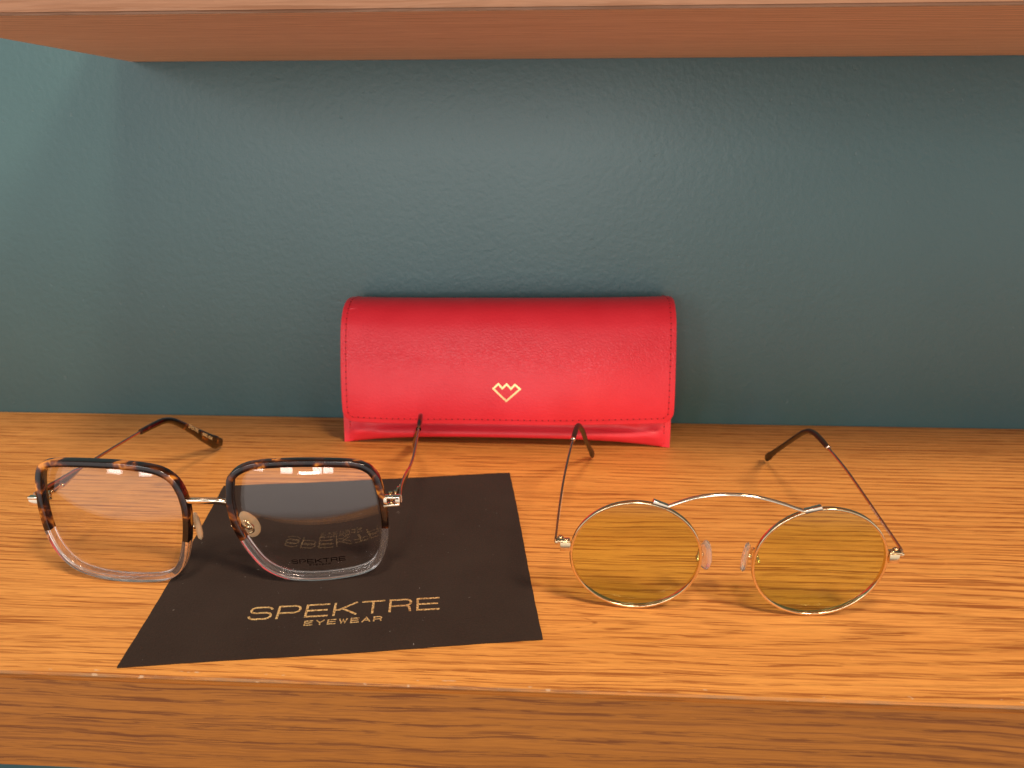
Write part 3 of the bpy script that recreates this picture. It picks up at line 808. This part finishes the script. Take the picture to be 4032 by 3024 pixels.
# right-hand temple
TR = [(-54.6, 252, 34.9), (-55.3, 256, 34.9), (-55.8, 261, 35.0), (-56.1, 268, 35.0), (-56.2, 274, 34.9), (-56.3, 280, 34.8), (-56.7, 290, 34.7), (-58.0, 306, 35.6), (-59.4, 321, 36.2)]
DR = [(1.7, .6), (2.0, .5), (2.3, .48), (2.2, .45), (1.6, .45), (.62, .5), (.58, .52), (.58, .52), (.58, .52)]
TR = back(TR, .0145, 335)
tR = temple_blade(TR, DR, 'temple', M_wire, sq, (1, -.05, 0), sup=3.2)
TRt = [(-59.3, 319, 36.1), (-60.2, 328, 36.6), (-61.2, 336, 35.9), (-62.4, 342, 33.4), (-64.3, 349, 28.0), (-67.0, 358, 20.6), (-69.8, 367, 13.4), (-72.6, 377, 6.4), (-73.8, 381.4, 3.8)]
DRt = [(1.25, 1.15), (1.45, 1.2), (1.5, 1.2), (1.6, 1.2), (1.8, 1.2), (2.2, 1.2), (3.0, 1.2), (3.6, 1.1), (2.2, .8)]
TRt = back(TRt, .0145, 335)
temple_blade(TRt, DRt, 'temple_tip', M_tort2, tR, (1, .25, 0), sup=2.6)
mesh('hinge', *backm(join(ball((-58.3, 253.0, 35.5), 1.0, 1.0, 1.0), tube([(-58.4, 253, 33.6), (-58.4, 253, 37.0)], .8, 12), tube([(-56.9, 255.0, 33.8), (-56.9, 255.0, 36.6)], .75, 12),
                    rbox((-56.9, 258.0, 35.2), (1, 0, 0), (0, 1, 0), (0, 0, 1), .35, 2.3, .8, .15), ball((-56.6, 262.0, 35.2), .3, .8, .8)), .0145, 335), M_gold, tR, autos=50)
# left-hand temple
TL = [(-188.6, 246.2, 35.2), (-188.3, 250, 35.0), (-187.9, 255, 34.7), (-187.4, 261, 34.6), (-187.0, 266.5, 35.1), (-186.6, 272, 35.5), (-185.8, 281, 35.6), (-184.6, 296, 35.6), (-183.2, 313.6, 35.4)]
TL = back(TL, .02, 330)
tL = temple_blade(TL, DR, 'temple', M_wire, sq, (1, .05, 0), sup=3.2)
TLt = [(-183.3, 311.6, 35.35), (-182.5, 322, 34.7), (-181.9, 329.5, 33.9), (-181.4, 336, 31.6), (-180.7, 344, 26.4), (-180.0, 353, 19.8), (-179.2, 362, 12.9), (-178.4, 371, 6.6), (-177.9, 377.4, 3.9)]
TLt = back(TLt, .02, 330)
tipL = temple_blade(TLt, DRt, 'temple_tip', M_tort2, tL, (1, -.06, 0), sup=2.6)
mesh('hinge', *backm(join(ball((-184.6, 248.2, 35.0), .9, .9, .9), tube([(-184.6, 248.2, 33.4), (-184.6, 248.2, 36.6)], .75, 12),
                    rbox((-186.3, 255.6, 34.3), (1, .1, 0), (-.1, 1, 0), (0, 0, 1), .35, 3.2, .8, .15), ball((-185.6, 258.4, 34.2), .35, .9, .9), ball((-185.9, 252.0, 34.6), .35, .8, .8)), .02, 330), M_gold, tL, autos=50)
# gold print on the inner face of the left-hand tip
ta, tb = Vector((-179.3, 347.2, 24.4)), Vector((-177.2, 373.5, 5.0))
td = (tb-ta).normalized(); tn = Vector((1, -.06, 0)); tn = (tn-td*tn.dot(td)).normalized(); tu = tn.cross(td)
if tu.z < 0: tu = -tu
def on_tip(d0, y0_): return lambda x, y, h: ta+td*(d0+x)+tu*(y0_+y)+tn*(.42+h)
V, F = extr(*text2d('SPEKTRE', 9.6, 1.5, .26, wide=1.05), on_tip(-.6, -.55), .03)
V2, F2 = extr(*text2d('HANDMADE', 5.0, 1.35, .16, wide=.52), on_tip(13.6, -.6), .03)
V3, F3 = extr(*text2d('ACETATE', 4.2, 1.35, .16, wide=.5), on_tip(19.6, -.6), .03)
mesh('tip_lettering', *join((V, F), (V2, F2), (V3, F3)), M_tipprint, tL, smooth=False)

# ------------------------------------------------------------------ round gold spectacles
rd = empty('spectacles', (61, 300, 0), 'round gold wire spectacles with yellow green lenses and high arched bridge on bare wood', 'spectacles')
RL = []
for side, org, c, yaw in (('L', Vector((33.86, 239.1, .2)), (-4.2, 22.7), -1-2), ('R', Vector((93.23, 238.04, .2)), (-1.95, 22.6), -1+2)):
    ax = plane_axes(yaw, 8); t, up, n = ax; N_ = 160
    R0 = 22.05
    circ = [(c[0]+R0*math.cos(2*math.pi*k/N_), c[1]+R0*math.sin(2*math.pi*k/N_)) for k in range(N_)]
    ringp = [org+t*p[0]+up*p[1]+n*.5 for p in circ]
    # flat band section
    V, F = [], []
    sec = []
    for cxx, cyy, a0 in ((-.33, -.75, 180), (.33, -.75, 270), (.33, .75, 0), (-.33, .75, 90)):
        for k in range(3):
            a = math.radians(a0+k*45); sec.append((cxx*.7+.25*math.cos(a), cyy*.85+.25*math.sin(a)))
    m_ = len(sec)
    for k in range(N_):
        th = 2*math.pi*k/N_; no = t*math.cos(th)+up*math.sin(th)
        for a, d in sec: V.append(ringp[k]+no*a+n*d)
    for k in range(N_):
        for q in range(m_): F.append([k*m_+q, k*m_+(q+1) % m_, ((k+1) % N_)*m_+(q+1) % m_, ((k+1) % N_)*m_+q])
    rim = mesh('rim', V, F, M_gold, rd, autos=60)
    inner = [(c[0]+(R0-.3)*math.cos(2*math.pi*k/N_), c[1]+(R0-.3)*math.sin(2*math.pi*k/N_)) for k in range(N_)]
    mesh('lens', *lens_mesh(inner, org, ax, 130., 1.6, 1.0), M_yellow, rd, autos=50)
    RL.append((org, ax, c))
def rw(i, x, y, d=0):
    org, (t, up, n), c = RL[i]; return org+t*(c[0]+x)+up*(c[1]+y)+n*d
arch = catmull([(38.0, 232.8, 43.3), (42.0, 232.5, 45.2), (47.5, 232.2, 47.4), (54.1, 231.9, 48.7), (60, 231.8, 49.0), (65.5, 231.8, 48.6), (70.5, 231.8, 47.6), (76.3, 231.9, 45.9), (80.6, 232.1, 44.3), (84.4, 232.3, 43.0)], 5)
A0 = tube(arch, [(.55, .85)]*len(arch), 12, (0, 0, 1), sup=2.8)
cl1 = rbox((36.6, 232.9, 44.5), Vector((.93, 0, -.36)), Vector((0, 1, 0)), Vector((.36, 0, .93)), 2.8, 1.0, .7, .2)
cl2 = rbox((85.9, 232.1, 44.3), Vector((.95, 0, .30)), Vector((0, 1, 0)), Vector((-.30, 0, .95)), 2.8, 1.0, .7, .2)
mesh('bridge', *join(A0, cl1, cl2, ball((38.6, 232.6, 43.6), .7, .7, .7), ball((83.8, 232.2, 43.3), .7, .7, .7)), M_silver, rd, autos=50)
# end pieces: block on the rim, barrel, and the folded foot of the temple
def endp(s_, x_in, x_out, y_, z_):
    m1 = rbox(((x_in*.62+x_out*.38), y_+.4, z_-1.5), (1, 0, 0), (0, 1, 0), (0, 0, 1), abs(x_out-x_in)*.34, .8, 1.7, .22)
    m2 = rbox(((x_in*.5+x_out*.5), y_+1.5, z_+.1), (1, 0, 0), (0, 1, 0), (0, 0, 1), abs(x_out-x_in)*.42, 1.3, .4, .18)
    b1 = ball(((x_in*.68+x_out*.32), y_+1.2, z_+.65), .8, .75, .3); b2 = ball(((x_in*.3+x_out*.7), y_+3.0, z_+.65), .85, .8, .35)
    b3 = tube([((x_in*.3+x_out*.7), y_+3.0, z_-1.6), ((x_in*.3+x_out*.7), y_+3.0, z_+.4)], 1.15, 14)
    b4 = rbox(((x_in*.12+x_out*.88), y_+1.6, z_-.4), (1, 0, 0), (0, 1, 0), (0, 0, 1), .9, 1.3, .6, .2)
    return join(m1, m2, b1, b2, b3, b4)
mesh('end_piece', *endp(1, 113.4, 118.2, 233.9, 27.3), M_gold, rd, autos=45)
mesh('end_piece', *endp(-1, 7.4, 2.2, 235.9, 27.6), M_gold, rd, autos=45)
d_ = Vector((111.27-118.41, 370.37-233.83, 0)).normalized()
prR = [(1.5, 27.4), (4.4, 28.3), (20, 31.0), (36, 33.8), (52, 36.2), (70.1, 37.6)]
TP = [Vector((118.3, 233.9, 0))+d_*s_+Vector((0, 0, z_)) for s_, z_ in prR]
wr = [(.75, .35), (.62, .38), (.58, .40), (.55, .42), (.52, .45), (.52, .45)]
tRr = temple_blade(TP, wr, 'temple', M_wire, rd, (1, .05, 0), sup=3)
prT = [(68.5, 37.5), (75, 38.0), (82, 38.1), (88, 37.2), (93, 35.2), (99.3, 31.4), (112, 22.4), (124, 13.8), (131, 8.6), (135, 5.6), (138.2, 3.3), (139.8, 2.2)]
TPt = [Vector((118.3, 233.9, 0))+d_*s_+Vector((0, 0, z_)) for s_, z_ in prT]
wt = [(1.05, 1.0), (1.15, 1.1), (1.2, 1.1), (1.2, 1.1), (1.2, 1.1), (1.15, 1.1), (1.1, 1.05), (1.2, 1.0), (1.5, 1.05), (2.1, 1.15), (2.0, 1.1), (.7, .5)]
tipm = temple_blade(TPt, wt, 'temple_tip', M_darktip, tRr, (1, .05, 0), sup=2.2)
mesh('tip_collar', *tube([TPt[0]-d_*.5, TPt[0]+d_*.4], 1.08, 14), M_wire, tRr)
LTp = [(1.9, 237.2, 27.4), (2.3, 241, 28.2), (3.3, 254, 31.0), (4.9, 271, 33.9), (7.0, 288, 36.6), (9.5, 305.8, 38.6)]
tLr = temple_blade([Vector(p) for p in LTp], wr, 'temple', M_wire, rd, (1, -.1, 0), sup=3)
LTt = [(9.3, 304, 38.5), (10.4, 312, 39.0), (11.3, 318.5, 38.6), (12.3, 324, 37.2), (13.3, 329, 34.4), (14.8, 335, 30.0), (16.8, 347, 21.0), (18.8, 358, 13.4), (20.2, 365, 8.4), (21.0, 369, 5.4), (21.6, 372, 3.2), (21.9, 373.6, 2.2)]
temple_blade([Vector(p) for p in LTt], wt, 'temple_tip', M_darktip, tLr, (1, -.15, 0), sup=2.2)
mesh('tip_collar', *tube([Vector((9.25, 303.5, 38.45)), Vector((9.4, 304.6, 38.55))], 1.08, 14), M_wire, tLr)
# tiny engraving along the inner faces of the temples
def engr(P0, P1, lat, parent, sgn):
    d = (P1-P0).normalized(); lat = Vector(lat); lat = (lat-d*lat.dot(d)).normalized(); up = lat.cross(d)
    if up.z < 0: up = -up
    V, F = extr(*text2d('SPEKTRE EYEWEAR', 17, .55, .14, wide=.62), lambda x, y, h: P0+d*x+up*(y-.28)+lat*(.42+h), .02)
    mesh('engraving', V, F, M_engrave, parent, smooth=False)
engr(TP[1]+(TP[2]-TP[1])*.35, TP[3], (-1, 0, 0), tRr, 1)
engr(Vector(LTp[1])+(Vector(LTp[2])-Vector(LTp[1]))*.6, Vector(LTp[3])+Vector((.1, 0, .0)), (1, 0, 0), tLr, 1)
# nose pads of the round pair
q1 = pad((55.4, 246, 18.6), (.88, .46, .1), (.25, -.1, 1), 6.6, 3.3, 1.9, 'nose_pad', rd, M_pad2)
q2 = pad((69.6, 245.6, 18.4), (-.88, .46, .1), (-.28, -.1, 1), 6.6, 3.3, 1.9, 'nose_pad', rd, M_pad2)
a1 = catmull([(51.2, 238.2, 20.5), (52.2, 241.5, 22.8), (53.2, 244, 22.6), (53.6, 245.2, 20.2), (53.6, 245.4, 18.8)], 5)
mesh('pad_arm', *join(tube(a1, .42, 10), ball((52.8, 243.8, 18.6), 1.3, 1.1, 1.3), ball((54.0, 245.2, 18.8), .8, .8, 1.2)), M_gold, q1)
a2 = catmull([(72.2, 237.8, 20.5), (71.6, 241, 22.8), (71.3, 243.8, 22.8), (71.1, 245, 20.4), (71.0, 245.2, 18.6)], 5)
mesh('pad_arm', *join(tube(a2, .42, 10), ball((71.9, 243.6, 18.6), 1.1, 1.1, 1.2), ball((70.8, 245.2, 18.6), .8, .8, 1.2)), M_gold, q2)
